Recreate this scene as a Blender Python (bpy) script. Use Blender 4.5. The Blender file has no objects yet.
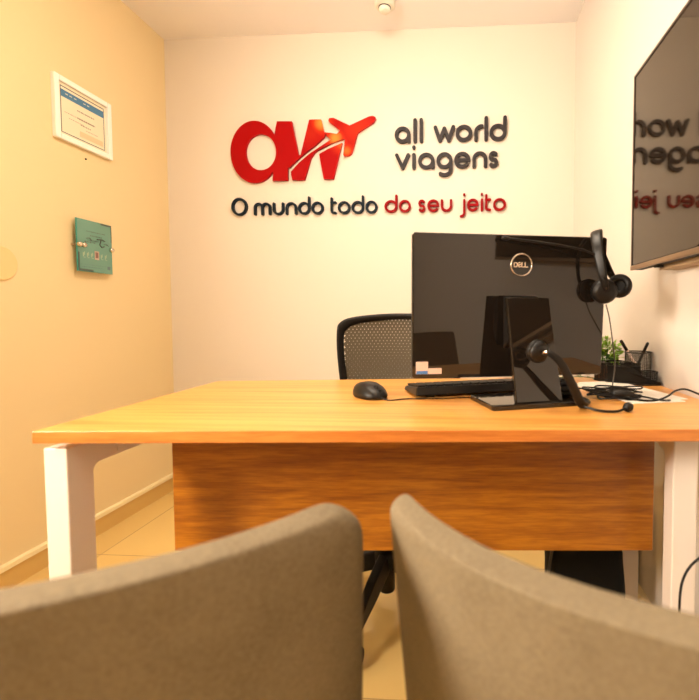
import bpy, bmesh, math, random
from mathutils import Vector, Matrix
random.seed(7)
S = bpy.context.scene
COL = S.collection
PI = math.pi
sin, cos = math.sin, math.cos

# ------------------------------------------------------------------ camera
YAW, PITCH, ROLL = 0.064, -0.045, -0.002
cam_d = bpy.data.cameras.new('camera')
cam = bpy.data.objects.new('camera', cam_d)
COL.objects.link(cam)
fw = Vector((-sin(YAW)*cos(PITCH), cos(YAW)*cos(PITCH), sin(PITCH)))
rt = Vector((cos(YAW), sin(YAW), 0)); up = rt.cross(fw)
r2 = cos(ROLL)*rt + sin(ROLL)*up; u2 = -sin(ROLL)*rt + cos(ROLL)*up
M = Matrix((r2, u2, -fw)).transposed().to_4x4(); M.translation = (0, 0, .95)
cam.matrix_world = M
cam_d.sensor_width = 36; cam_d.sensor_fit = 'HORIZONTAL'
cam_d.lens = 450*36/699
cam_d.shift_x = (349.5-435)/700
cam_d.shift_y = (335-350)/700
cam_d.clip_start = .02
cam_d.dof.use_dof = True; cam_d.dof.focus_distance = 1.75; cam_d.dof.aperture_fstop = 4.2
S.camera = cam
S.view_settings.view_transform = 'Standard'; S.view_settings.look = 'None'
S.view_settings.gamma = 1; S.view_settings.exposure = 0.03
S.view_settings.use_curve_mapping = False

# ------------------------------------------------------------------ world and lights
W = bpy.data.worlds.new('world'); S.world = W; W.use_nodes = True
W.node_tree.nodes['Background'].inputs[0].default_value = (1, .8, .58, 1)
W.node_tree.nodes['Background'].inputs[1].default_value = .25
LC = (1, .86, .68)
# round surface-mounted ceiling lamps: x, y, radius, emission strength
LAMPS = [(-.30, 1.15, .20, 52)]
KEY_LIGHT = dict(y0=-.38, y1=.04, z0=1.15, z1=1.65, power=118, col=(1, .86, .70))   # added key light shaped as a frosted window, unseen behind the camera

# ------------------------------------------------------------------ room numbers
XL, XR, YB, YF, H = -1.586, .558, 2.355, -1.75, 2.408
DESK = .75

# ------------------------------------------------------------------ materials
def mat(name, col, rough=.5, metal=0, spec=.5, coat=0, coat_rough=.05, trans=0, ior=1.5, bump=None, emit=None, alpha=1):
    m = bpy.data.materials.new(name); m.use_nodes = True
    b = m.node_tree.nodes['Principled BSDF']
    b.inputs['Base Color'].default_value = (*col, 1); b.inputs['Roughness'].default_value = rough
    b.inputs['Metallic'].default_value = metal; b.inputs['Specular IOR Level'].default_value = spec
    b.inputs['Coat Weight'].default_value = coat; b.inputs['Coat Roughness'].default_value = coat_rough
    b.inputs['Transmission Weight'].default_value = trans; b.inputs['IOR'].default_value = ior
    b.inputs['Alpha'].default_value = alpha
    if emit:
        b.inputs['Emission Color'].default_value = (*emit[0], 1); b.inputs['Emission Strength'].default_value = emit[1]
    if bump:
        scale, strength, dist = bump
        n = noise(m, scale); bp = m.node_tree.nodes.new('ShaderNodeBump')
        bp.inputs['Strength'].default_value = strength; bp.inputs['Distance'].default_value = dist
        m.node_tree.links.new(n.outputs['Fac'], bp.inputs['Height'])
        m.node_tree.links.new(bp.outputs[0], b.inputs['Normal'])
    return m
def noise(m, scale, detail=3, stretch=None, coord='Object'):
    nt = m.node_tree; tc = nt.nodes.new('ShaderNodeTexCoord'); n = nt.nodes.new('ShaderNodeTexNoise')
    n.inputs['Scale'].default_value = scale; n.inputs['Detail'].default_value = detail
    if stretch:
        mp = nt.nodes.new('ShaderNodeMapping'); mp.inputs['Scale'].default_value = stretch
        nt.links.new(tc.outputs[coord], mp.inputs[0]); nt.links.new(mp.outputs[0], n.inputs[0])
    else: nt.links.new(tc.outputs[coord], n.inputs[0])
    return n
def ramp(m, src, stops):
    r = m.node_tree.nodes.new('ShaderNodeValToRGB'); e = r.color_ramp.elements
    while len(e) < len(stops): e.new(.5)
    for i, (p, c) in enumerate(stops): e[i].position = p; e[i].color = (*c, 1)
    m.node_tree.links.new(src, r.inputs[0]); return r
def to_base(m, out): m.node_tree.links.new(out, m.node_tree.nodes['Principled BSDF'].inputs['Base Color'])

M_wall = mat('cream_paint', (.80, .725, .63), .55, bump=(350, .05, .001))
M_wall_left = mat('pale_yellow_paint', (.82, .65, .36), .5, bump=(350, .05, .001))
M_wall_right = mat('satin_cream_paint', (.70, .645, .585), .35, spec=.5, coat=1, coat_rough=.07)
M_ceil = mat('ceiling_paint', (.92, .89, .90), .8)
M_base = mat('baseboard_tile', (.70, .46, .15), .3)
M_base_lit = mat('baseboard_lip_lit', (.95, .83, .52), .35)  # paler than the tile: light on the lip put into its colour
M_white = mat('white_powder_coat', (.84, .76, .68), .4)
M_whiteplastic = mat('white_plastic', (.85, .80, .70), .4)
M_black = mat('black_plastic', (.008, .0065, .005), .42, spec=.3)
M_blackmatte = mat('black_matte_plastic', (.010, .008, .006), .6, spec=.3)
M_gloss = mat('gloss_black', (.014, .010, .007), .03, spec=.62)
M_screen = mat('tv_glass', (.010, .006, .003), .04, spec=.58)
M_screen.node_tree.nodes['Principled BSDF'].inputs['Specular Tint'].default_value = (1, .80, .55, 1)
M_bezel = mat('bronze_bezel', (.28, .18, .10), .35, metal=.7)
M_bezeldark = mat('dark_bezel', (.05, .03, .02), .35)
M_metal = mat('brushed_steel', (.75, .66, .56), .25, metal=1)
M_darkmetal = mat('black_wire', (.010, .008, .006), .45, spec=.3)
M_rubber = mat('black_cable', (.006, .005, .004), .5, spec=.3)
M_greycable = mat('grey_cable', (.10, .09, .08), .45)
M_foam = mat('ear_pad_leatherette', (.006, .005, .004), .45, spec=.3, bump=(60, .3, .002))
M_paper = mat('white_paper', (.9, .85, .76), .6)
M_navy = mat('dark_navy_acrylic', (.007, .015, .026), .55, spec=.15)
M_slate = mat('slate_acrylic', (.032, .026, .028), .5, spec=.2)
M_red = mat('red_acrylic', (.27, .0, .002), .5, spec=.12)
M_wood_leg = mat('light_wood', (.55, .33, .14), .45)
M_leaf = mat('green_leaf', (.22, .42, .03), .5)
M_leafdark = mat('dark_leaf', (.05, .14, .02), .5)
M_petal = mat('cream_petal', (.9, .85, .7), .6)
M_terracotta = mat('terracotta', (.5, .18, .07), .6)
M_blue = mat('blue_print', (.06, .20, .36), .5)
M_bluelabel = mat('blue_label', (.06, .20, .50), .4)
M_label = mat('pink_white_label', (.75, .55, .45), .5)
M_greyprint = mat('grey_print', (.35, .28, .2), .6)
M_darkprint = mat('dark_print', (.03, .06, .05), .5)
M_palegreen = mat('pale_green_print', (.33, .46, .30), .5)
M_fabricblack = mat('black_nylon', (.005, .005, .004), .75, spec=.2, bump=(400, .4, .001))
M_seatfab = mat('black_seat_fabric', (.02, .019, .017), .8, bump=(500, .5, .001))
M_mesh = mat('grey_mesh', (.12, .095, .058), .6)

# wood: streaked oak laminate
def wood(name, a, b_, c, rough, seed, coat=.1):
    m = mat(name, b_, rough, coat=coat, coat_rough=.2)
    n = noise(m, 3.2, 6, (.55, 15, 15)); n.inputs['Distortion'].default_value = .7
    n2 = noise(m, 11, 8, (.35, 24, 24)); n2.inputs['Roughness'].default_value = .65
    mx = m.node_tree.nodes.new('ShaderNodeMix'); mx.inputs[0].default_value = .45
    m.node_tree.links.new(n.outputs['Fac'], mx.inputs[2]); m.node_tree.links.new(n2.outputs['Fac'], mx.inputs[3])
    r = ramp(m, mx.outputs[0], [(.38, a), (.5, b_), (.60, c)])
    to_base(m, r.outputs[0]); return m
M_top = wood('oak_laminate', (.56, .215, .036), (.70, .315, .065), (.80, .40, .10), .34, 1)
M_edge = wood('oak_edge_band', (.52, .15, .022), (.62, .20, .032), (.70, .25, .045), .4, 2)
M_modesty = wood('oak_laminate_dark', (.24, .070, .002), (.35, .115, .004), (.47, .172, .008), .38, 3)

# floor tile
M_floor = mat('porcelain_tile', (.72, .55, .34), .12, spec=.5)
nt = M_floor.node_tree; tc = nt.nodes.new('ShaderNodeTexCoord'); mp = nt.nodes.new('ShaderNodeMapping')
mp.inputs['Location'].default_value = (-.33+.885, -.46, 0)
br = nt.nodes.new('ShaderNodeTexBrick'); br.offset = 0; br.squash = 1
br.inputs['Scale'].default_value = 1; br.inputs['Brick Width'].default_value = .885; br.inputs['Row Height'].default_value = .6
br.inputs['Mortar Size'].default_value = .0022; br.inputs['Mortar Smooth'].default_value = .1
br.inputs['Color1'].default_value = (.80, .57, .21, 1); br.inputs['Color2'].default_value = (.78, .555, .20, 1)
br.inputs['Mortar'].default_value = (.48, .31, .12, 1)
nt.links.new(tc.outputs['Object'], mp.inputs[0]); nt.links.new(mp.outputs[0], br.inputs[0])
to_base(M_floor, br.outputs[0])

# woven upholstery of the visitor chairs
M_fabric = mat('beige_weave', (.4, .33, .22), .85)
nt = M_fabric.node_tree
n1 = noise(M_fabric, 260, 3); n2 = noise(M_fabric, 14, 3)
mx = nt.nodes.new('ShaderNodeMix'); mx.inputs[0].default_value = .4
nt.links.new(n1.outputs['Fac'], mx.inputs[2]); nt.links.new(n2.outputs['Fac'], mx.inputs[3])
to_base(M_fabric, ramp(M_fabric, mx.outputs[0], [(.3, (.140, .105, .058)), (.7, (.22, .172, .102))]).outputs[0])
bp = nt.nodes.new('ShaderNodeBump'); bp.inputs['Strength'].default_value = .35; bp.inputs['Distance'].default_value = .002
nt.links.new(n1.outputs['Fac'], bp.inputs['Height']); nt.links.new(bp.outputs[0], nt.nodes['Principled BSDF'].inputs['Normal'])

# printed red to orange design of the emblem
M_logo = mat('red_orange_print', (.6, .01, .01), .5, spec=.12)
nt = M_logo.node_tree; tc = nt.nodes.new('ShaderNodeTexCoord')
prev = None
for (cx, cz, rad, amt) in [(-.735, 1.945, .085, 1.0), (-.665, 1.865, .075, 1.0), (-.605, 1.80, .06, .75), (-.55, 1.91, .13, .45), (-.70, 1.97, .06, .4), (-.64, 1.83, .07, .6), (-.80, 1.90, .1, .25)]:
    vs = nt.nodes.new('ShaderNodeVectorMath'); vs.operation = 'DISTANCE'
    nt.links.new(tc.outputs['Object'], vs.inputs[0]); vs.inputs[1].default_value = (cx, YB-.012, cz)
    mr = nt.nodes.new('ShaderNodeMapRange'); mr.interpolation_type = 'SMOOTHSTEP'
    mr.inputs['From Min'].default_value = 0; mr.inputs['From Max'].default_value = rad
    mr.inputs['To Min'].default_value = amt; mr.inputs['To Max'].default_value = 0
    nt.links.new(vs.outputs['Value'], mr.inputs['Value'])
    if prev is None: prev = mr.outputs[0]
    else:
        mm = nt.nodes.new('ShaderNodeMath'); mm.operation = 'MAXIMUM'
        nt.links.new(prev, mm.inputs[0]); nt.links.new(mr.outputs[0], mm.inputs[1]); prev = mm.outputs[0]
to_base(M_logo, ramp(M_logo, prev, [(0, (.38, .0, .001)), (.45, (.56, .025, .005)), (1, (.84, .27, .04))]).outputs[0])

# ------------------------------------------------------------------ builders
def prop(o, label=None, cat=None, group=None, kind=None):
    if label: o['label'] = label
    if cat: o['category'] = cat
    if group: o['group'] = group
    if kind: o['kind'] = kind
    return o
def link(name, me, m, parent=None):
    o = bpy.data.objects.new(name, me); COL.objects.link(o)
    if m is not None:
        for k in (m if isinstance(m, (list, tuple)) else [m]): me.materials.append(k)
    if parent is not None: o.parent = parent
    return o
def thing(name, label, cat, loc=(0, 0, 0), rz=0, group=None):
    o = bpy.data.objects.new(name, None); COL.objects.link(o); o.location = loc; o.rotation_euler = (0, 0, rz)
    o.empty_display_size = .05
    return prop(o, label, cat, group)
def done(bm, name, m, parent=None, smooth=False, bevel=0, seg=2, sub=0):
    bmesh.ops.recalc_face_normals(bm, faces=bm.faces[:])
    me = bpy.data.meshes.new(name); bm.to_mesh(me); bm.free()
    if smooth:
        for p in me.polygons: p.use_smooth = True
    o = link(name, me, m, parent)
    if bevel:
        b = o.modifiers.new('bevel', 'BEVEL'); b.width = bevel; b.segments = seg; b.limit_method = 'ANGLE'; b.angle_limit = .6
        b.harden_normals = False
    if sub:
        s = o.modifiers.new('sub', 'SUBSURF'); s.levels = sub; s.render_levels = sub
    return o
def box(bm, a, b, mtx=None):
    c = [(x, y, z) for x in (a[0], b[0]) for y in (a[1], b[1]) for z in (a[2], b[2])]
    v = [bm.verts.new(mtx @ Vector(p) if mtx else p) for p in c]
    for f in ((0, 1, 3, 2), (4, 6, 7, 5), (0, 4, 5, 1), (2, 3, 7, 6), (0, 2, 6, 4), (1, 5, 7, 3)): bm.faces.new([v[i] for i in f])
    return v
def prism(bm, pts, z0, z1, mtx=None):
    n = len(pts); T = (lambda p: mtx @ Vector(p)) if mtx else (lambda p: p)
    lo = [bm.verts.new(T((x, y, z0))) for x, y in pts]; hi = [bm.verts.new(T((x, y, z1))) for x, y in pts]
    bm.faces.new(lo[::-1]); bm.faces.new(hi)
    for i in range(n): bm.faces.new((lo[i], lo[(i+1) % n], hi[(i+1) % n], hi[i]))
def rrect(cx, cy, w, h, r, n=5):
    out = []
    for sx, sy, a0 in ((1, 1, 0), (-1, 1, PI/2), (-1, -1, PI), (1, -1, 3*PI/2)):
        for i in range(n+1):
            a = a0 + PI/2*i/n; out.append((cx+sx*(w/2-r)+r*cos(a), cy+sy*(h/2-r)+r*sin(a)))
    return out
def tube(bm, pts, r, seg=8, caps=True):
    pts = [Vector(p) for p in pts]; R = r if isinstance(r, (list, tuple)) else [r]*len(pts)
    rings = []; prevn = None
    for i, p in enumerate(pts):
        t = (pts[min(i+1, len(pts)-1)]-pts[max(i-1, 0)]).normalized()
        if prevn is None:
            a = Vector((0, 0, 1)) if abs(t.z) < .9 else Vector((1, 0, 0)); nn = t.cross(a).normalized()
        else: nn = (prevn - t*prevn.dot(t)).normalized()
        prevn = nn; bb = t.cross(nn)
        rings.append([bm.verts.new(p+R[i]*(cos(2*PI*k/seg)*nn+sin(2*PI*k/seg)*bb)) for k in range(seg)])
    for a, b in zip(rings, rings[1:]):
        for k in range(seg): bm.faces.new((a[k], a[(k+1) % seg], b[(k+1) % seg], b[k]))
    if caps: bm.faces.new(rings[0][::-1]); bm.faces.new(rings[-1])
def ring(bm, c, r, tr, axis='Z', n=32, seg=6, mtx=None):
    rows = []
    for i in range(n):
        a = 2*PI*i/n; row = []
        for k in range(seg):
            b = 2*PI*k/seg; q = Vector(((r+tr*cos(b))*cos(a), (r+tr*cos(b))*sin(a), tr*sin(b)))
            if axis == 'Y': q = Vector((q.x, q.z, q.y))
            if axis == 'X': q = Vector((q.z, q.x, q.y))
            q += Vector(c); row.append(bm.verts.new(mtx @ q if mtx else q))
        rows.append(row)
    for i in range(n):
        for k in range(seg): bm.faces.new((rows[i][k], rows[(i+1) % n][k], rows[(i+1) % n][(k+1) % seg], rows[i][(k+1) % seg]))
def lathe(bm, prof, n=24, mtx=None):
    rows = []
    for r, z in prof:
        if r < 1e-6: rows.append([bm.verts.new(mtx @ Vector((0, 0, z)) if mtx else (0, 0, z))])
        else:
            row = []
            for i in range(n):
                q = Vector((r*cos(2*PI*i/n), r*sin(2*PI*i/n), z)); row.append(bm.verts.new(mtx @ q if mtx else q))
            rows.append(row)
    for a, b in zip(rows, rows[1:]):
        for i in range(n):
            j = (i+1) % n
            if len(a) == 1 and len(b) == 1: continue
            if len(a) == 1: bm.faces.new((a[0], b[i], b[j]))
            elif len(b) == 1: bm.faces.new((a[i], a[j], b[0]))
            else: bm.faces.new((a[i], a[j], b[j], b[i]))
    if len(rows[0]) > 1: bm.faces.new(rows[0][::-1])
    if len(rows[-1]) > 1: bm.faces.new(rows[-1])
def spline(pts, n=10):
    P = [Vector(p) for p in pts]; P = [2*P[0]-P[1]] + P + [2*P[-1]-P[-2]]; out = []
    for i in range(1, len(P)-2):
        for k in range(n):
            t = k/n; a, b, c, d = P[i-1], P[i], P[i+1], P[i+2]
            out.append(.5*((2*b)+(-a+c)*t+(2*a-5*b+4*c-d)*t*t+(-a+3*b-3*c+d)*t**3))
    out.append(P[-2]); return out
def align(p, direction):
    return Matrix.Translation(Vector(p)) @ Vector(direction).to_track_quat('Z', 'Y').to_matrix().to_4x4()
def struct(name, bm, m, **k): return prop(done(bm, name, m, **k), kind='structure')

# ------------------------------------------------------------------ room shell
def slab(name, a, b, m):
    bm = bmesh.new(); box(bm, a, b); return struct(name, bm, m)
slab('floor', (XL-.1, YF-.1, -.05), (XR+.1, YB+.1, 0), M_floor)
slab('ceiling', (XL-.1, YF-.1, H), (XR+.1, YB+.1, H+.05), M_ceil)
slab('wall_left', (XL-.1, YF-.1, 0), (XL, YB+.1, H), M_wall_left)
slab('wall_back', (XL, YB, 0), (XR, YB+.1, H), M_wall)
slab('wall_right', (XR, YF-.1, 0), (XR+.1, YB+.1, H), M_wall_right)
slab('wall_front', (XL, YF-.1, 0), (XR, YF, H), mat('brown_paint', (.10, .07, .045), .6))
def baseboard(name, a, b, nrm):
    # profile: tile strip with a thin lip, coloured paler as if lit
    bm = bmesh.new(); a = Vector(a); b = Vector(b); n = Vector(nrm)
    def strip(t, z0, z1, mi):
        k0 = len(bm.faces)
        c = [a, b, b+n*t, a+n*t]
        lo = [bm.verts.new((p.x, p.y, z0)) for p in c]; hi = [bm.verts.new((p.x, p.y, z1)) for p in c]
        fs = [bm.faces.new(lo[::-1]), bm.faces.new(hi)] + [bm.faces.new((lo[i], lo[(i+1) % 4], hi[(i+1) % 4], hi[i])) for i in range(4)]
        for f in fs: f.material_index = mi
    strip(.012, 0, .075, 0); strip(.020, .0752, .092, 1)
    return struct(name, bm, [M_base, M_base_lit])
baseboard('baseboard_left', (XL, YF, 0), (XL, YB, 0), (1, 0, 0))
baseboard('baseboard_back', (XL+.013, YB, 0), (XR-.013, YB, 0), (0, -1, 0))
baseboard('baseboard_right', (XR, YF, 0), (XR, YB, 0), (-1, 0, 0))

# ------------------------------------------------------------------ ceiling lights (recessed panels)
for i, (x, y, r_, p) in enumerate(LAMPS):
    t = thing('ceiling_light', 'round frosted ceiling lamp above the desk', 'ceiling light', (x, y, H))
    bm = bmesh.new(); lathe(bm, [(r_-.03, 0), (r_-.02, -.045), (r_+.012, -.050), (r_+.016, -.056), (r_+.010, -.062), (r_-.01, -.062)], 40); done(bm, 'base_ring', M_whiteplastic, t, True)
    bm = bmesh.new(); lathe(bm, [(r_, -.0625), (r_*.98, -.09), (r_*.86, -.125), (r_*.6, -.15), (r_*.3, -.163), (0, -.167)], 40)
    done(bm, 'diffuser', mat('light_diffuser', (.9, .85, .75), .5, emit=(LC, p)), t, True)

wf = bmesh.new(); q = KEY_LIGHT
for a, b in (((0, q['y0']-.04, q['z0']-.04), (.03, q['y0'], q['z1']+.04)), ((0, q['y1'], q['z0']-.04), (.03, q['y1']+.04, q['z1']+.04)),
             ((0, q['y0'], q['z0']-.04), (.03, q['y1'], q['z0'])), ((0, q['y0'], q['z1']), (.03, q['y1'], q['z1']+.04))): box(wf, (XL+a[0], a[1], a[2]), (XL+b[0], b[1], b[2]))
wn = struct('added_window_1', wf, M_whiteplastic, bevel=.003)  # made-up frame round the glowing pane, out of view
bm = bmesh.new(); box(bm, (XL+.001, q['y0'], q['z0']), (XL+.010, q['y1'], q['z1'])); done(bm, 'key_light_pane', mat('key_light_glow', (.9, .9, .9), .5, emit=(q['col'], q['power'])), wn)

# ------------------------------------------------------------------ smoke detector
t = thing('smoke_detector', 'round white smoke detector on the ceiling above the wall sign', 'smoke detector', (-.368, 2.14, H)); t.scale = (.84, .84, .9)
bm = bmesh.new(); lathe(bm, [(.055, 0), (.058, -.006), (.057, -.024), (.05, -.032), (.036, -.034)], 32); done(bm, 'housing', M_whiteplastic, t, True)
bm = bmesh.new(); lathe(bm, [(.030, -.0345), (.032, -.040), (.031, -.050), (.024, -.056), (0, -.058)], 28); done(bm, 'sensor_cap', M_whiteplastic, t, True)
bm = bmesh.new(); lathe(bm, [(.034, -.034), (.034, -.0365), (.028, -.0368)], 28); done(bm, 'vent_gap', M_blackmatte, t)
bm = bmesh.new(); lathe(bm, [(.003, 0), (.003, .002), (0, .0025)], 10, align((-.005, -.0572, -.017), (0, -1, 0))); done(bm, 'indicator_light', M_blackmatte, t)

# ------------------------------------------------------------------ lettering on the back wall
def ribbon(bm, path, s, y0, y1):
    """flat bar of width s along a path in the wall plane, with round ends"""
    P = [Vector((p[0], p[1])) for p in path]
    closed = (P[0]-P[-1]).length < 1e-5 and len(P) > 3
    if closed: P = P[:-1]
    n = len(P); L = []; Rr = []
    for i in range(n):
        a = P[i-1] if (closed or i > 0) else P[i]; b = P[(i+1) % n] if (closed or i < n-1) else P[i]
        t = (b-a).normalized(); nn = Vector((-t.y, t.x))*s/2
        L.append(P[i]+nn); Rr.append(P[i]-nn)
    def V(p, y): return bm.verts.new((p[0], y, p[1]))
    def q(a, b, c, d):
        fa = [V(p, y0) for p in (a, b, c, d)]; ba = [V(p, y1) for p in (a, b, c, d)]
        bm.faces.new(fa); bm.faces.new(ba[::-1]); return fa, ba
    Lf = [V(p, y0) for p in L]; Lb = [V(p, y1) for p in L]; Rf = [V(p, y0) for p in Rr]; Rb = [V(p, y1) for p in Rr]
    rng = range(n if closed else n-1)
    for i in rng:
        j = (i+1) % n
        bm.faces.new((Lf[i], Lf[j], Rf[j], Rf[i])); bm.faces.new((Lb[i], Rb[i], Rb[j], Lb[j]))
        bm.faces.new((Lf[i], Lb[i], Lb[j], Lf[j])); bm.faces.new((Rf[i], Rf[j], Rb[j], Rb[i]))
    if not closed:
        for c, d in ((P[0], P[0]-P[1]), (P[-1], P[-1]-P[-2])):
            a0 = math.atan2(d.y, d.x); m_ = 8
            f = [V((c.x+s/2*cos(a0-PI/2+PI*k/m_), c.y+s/2*sin(a0-PI/2+PI*k/m_)), y0) for k in range(m_+1)]
            b = [V((c.x+s/2*cos(a0-PI/2+PI*k/m_), c.y+s/2*sin(a0-PI/2+PI*k/m_)), y1) for k in range(m_+1)]
            bm.faces.new(f); bm.faces.new(b[::-1])
            for k in range(m_): bm.faces.new((f[k], f[k+1], b[k+1], b[k]))
def arc(cx, cy, rx, ry, a0, a1, n=28):
    return [(cx+rx*cos(math.radians(a0+(a1-a0)*k/n)), cy+ry*sin(math.radians(a0+(a1-a0)*k/n))) for k in range(n+1)]
def glyph(ch, x0, x1, z, xh, asc, desc, s):
    h = s/2; l, r = x0+h, x1-h; b, t = z+h, z+xh-h; A = z+asc-h; cx, cy = (l+r)/2, (b+t)/2; rx, ry = (r-l)/2, (t-b)/2
    o = arc(cx, cy, rx, ry, 0, 360, 40)
    if ch == 'O': return [arc(cx, (b+A)/2, rx, (A-b)/2, 0, 360, 44)]
    if ch == 'o': return [o]
    if ch == 'a': return [o, [(r, cy), (r, b)]]
    if ch == 'd': return [o, [(r, cy), (r, A)]]
    if ch == 'l': return [[(cx, b), (cx, A)]]
    if ch == 'i': return [[(cx, b), (cx, t)], [(cx, A-.001), (cx, A+.0005)]]
    if ch == 'w': return [[(l, t), (l+(r-l)*.27, b), (cx, t-.15*(t-b)), (l+(r-l)*.73, b), (r, t)]] if False else [[(l, t), (l+(r-l)*.25, b)], [(l+(r-l)*.25, b), (cx, t-.1*(t-b))], [(cx, t-.1*(t-b)), (l+(r-l)*.75, b)], [(l+(r-l)*.75, b), (r, t)]]
    if ch == 'v': return [[(l, t), (cx, b)], [(cx, b), (r, t)]]
    if ch == 'r': return [[(l, b)] + arc(r, t-(r-l)*1.0, r-l, (r-l)*1.0, 180, 90, 12)]
    if ch == 'n': return [[(l, b), (l, t-rx)] + arc(cx, t-rx, rx, rx, 180, 0, 20) + [(r, b)]]
    if ch == 'u': return [[(l, t), (l, b+rx)] + arc(cx, b+rx, rx, rx, 180, 360, 20) + [(r, t)]]
    if ch == 'm':
        q = (r-l)/4
        return [[(l, b), (l, t-q)] + arc(l+q, t-q, q, q, 180, 0, 16) + [(cx, b)], [(cx, t-q-.002), (cx, t-q)] + arc(l+3*q, t-q, q, q, 180, 0, 16) + [(r, b)]]
    if ch == 'e': return [arc(cx, cy, rx, ry, 0, 318, 34), [(l, cy), (r, cy)]]
    if ch == 'g':
        return [o, [(r, cy), (r, z-desc+h+rx*.8)] + arc(cx, z-desc+h+rx*.8, rx, rx*.8, 0, -130, 16)]
    if ch == 's':
        q = (t-b)/4
        return [arc(cx, t-q, rx, q, 35, 90, 6) + arc(cx, t-q, rx, q, 90, 270, 14)[1:] + arc(cx, b+q, rx, q, 90, -90, 14)[1:] + arc(cx, b+q, rx, q, -90, -145, 6)[1:]]
    if ch == 'j': return [[(r, t), (r, z-desc+h+(r-l)*.8)] + arc(l+(r-l)*.25, z-desc+h+(r-l)*.8, (r-l)*.75, (r-l)*.8, 0, -90, 10), [(r, A-.001), (r, A+.0005)]]
    if ch == 't': return [[(l+(r-l)*.05, A-.1*xh), (l+(r-l)*.05, b+.01), (l+(r-l)*.25, b+.003), (r, b)], [(l, t), (r, t)]]
    if ch == 'D': return [[(l, b), (l, t), (cx, t)] + arc(cx, cy, rx, ry, 90, -90, 14) + [(l, b)]]
    if ch == 'E': return [[(r, t), (l, t), (l, b), (r, b)], [(l, cy), (r, cy)]]
    if ch == 'L': return [[(l, t), (l, b), (r, b)]]
def lettering(parent, items, z, xh, asc, desc, s, m, y0, y1):
    for ch, a, b in items:
        bm = bmesh.new()
        for k, p in enumerate(glyph(ch, a, b, z, xh, asc, desc, s)): ribbon(bm, p, s, y0-.0004*k, y1-.00003*k)
        o = done(bm, 'letter', m, parent)
WORDS1 = [('a', -0.3554, -0.273), ('l', -0.2605, -0.2392), ('l', -0.2286, -0.2074), ('w', -0.1546, -0.0445), ('o', -0.0426, 0.0431), ('r', 0.0526, 0.1), ('l', 0.1028, 0.1236), ('d', 0.1303, 0.217)]
WORDS2 = [('v', -0.3542, -0.2765), ('i', -0.2669, -0.2456), ('a', -0.2349, -0.15), ('g', -0.1404, -0.0579), ('e', -0.0493, 0.0338), ('n', 0.0433, 0.1193), ('s', 0.1269, 0.1743)]
SLOGR = [('d', -0.4113, -0.3428), ('o', -0.336, -0.2736), ('s', -0.2347, -0.1979), ('e', -0.1882, -0.1263), ('u', -0.1186, -0.0599), ('j', -0.0262, 0.0083), ('e', 0.016, 0.0762), ('i', 0.0848, 0.1), ('t', 0.1077, 0.14), ('o', 0.1495, 0.215)]
SLOGN = [('O', -1.2303, -1.1449), ('m', -1.1085, -1.0161), ('u', -1.0061, -0.9451), ('n', -0.9364, -0.8758), ('d', -0.8696, -0.8042), ('o', -0.798, -0.7328), ('t', -0.6973, -0.6642), ('o', -0.6569, -0.591), ('d', -0.5849, -0.5181), ('o', -0.5108, -0.4478)]
YL0, YL1 = YB-.016, YB-.0005
w = thing('wall_lettering', 'raised dark grey words all world viagens in two lines on the cream wall', 'wall sign', (0, 0, 0))
lettering(w, WORDS1, 1.832, .084, .124, .04, .0185, M_slate, YL0, YL1)
lettering(w, WORDS2, 1.698, .083, .121, .04, .0180, M_slate, YL0, YL1)
w = thing('slogan_lettering', 'long line of raised navy and red letters reading O mundo todo do seu jeito', 'wall sign', (0, 0, 0))
lettering(w, SLOGN, 1.4770, .066, .094, .03, .0121, M_navy, YL0, YL1)
k0 = len(w.children)
lettering(w, SLOGR, 1.4798, .064, .092, .03, .0121, M_red, YL0, YL1)
for o in list(w.children)[k0:]: o['label'] = 'red raised letter'

def flat2d(name, polys, y, thick, m, parent):
    cu = bpy.data.curves.new(name, 'CURVE'); cu.dimensions = '2D'; cu.fill_mode = 'BOTH'; cu.extrude = thick/2
    for pl in polys:
        sp = cu.splines.new('POLY'); sp.points.add(len(pl)-1); sp.use_cyclic_u = True
        for i, (a, b) in enumerate(pl): sp.points[i].co = (a, b, 0, 1)
    tmp = bpy.data.objects.new('tmp', cu); COL.objects.link(tmp)
    dg = bpy.context.evaluated_depsgraph_get()
    me = bpy.data.meshes.new_from_object(tmp.evaluated_get(dg)); me.name = name
    bpy.data.objects.remove(tmp)
    for v in me.vertices: v.co = (v.co.x, y+v.co.z, v.co.y)
    me.materials.clear()
    return link(name, me, m, parent)
def smooth_poly(pts, n=5):
    P = [Vector(p) for p in pts]; N = len(P); out = []
    for i in range(N):
        a, b, c, d = P[i-1], P[i], P[(i+1) % N], P[(i+2) % N]
        sharp = (c-b).length > .035
        for k in range(n if not sharp else 1):
            t = k/n; q = .5*((2*b)+(-a+c)*t+(2*a-5*b+4*c-d)*t*t+(-a+3*b-3*c+d)*t**3); out.append((q.x, q.y))
    return out
em = thing('emblem', 'red and orange aw emblem with a small aeroplane on the cream wall', 'wall sign', (0, 0, 0))
aout = arc(-1.0985, 1.8065, .1290, .161, 0, 360, 56)[:-1]; ain = arc(-1.0635, 1.8045, .082, .0930, 0, 360, 44)[:-1]
yc = YB-.0085
flat2d('letter_bowl', [aout, ain], yc, .016, M_logo, em)
stem = [(-0.9734, 1.9601), (-0.895, 1.9579), (-0.8608, 1.7842), (-0.8507, 1.7839), (-0.8016, 1.9632), (-0.7388, 1.963), (-0.7246, 1.8998), (-0.7146, 1.8955), (-0.7235, 1.872), (-0.7699, 1.8331), (-0.8252, 1.7944), (-0.8766, 1.7525), (-0.9127, 1.7181), (-0.9194, 1.7244), (-0.9205, 1.6549), (-1.0027, 1.6546), (-0.9987, 1.6999), (-0.9797, 1.8043), (-.9760, 1.83), (-.99, 1.88), (-.982, 1.925)]
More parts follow.
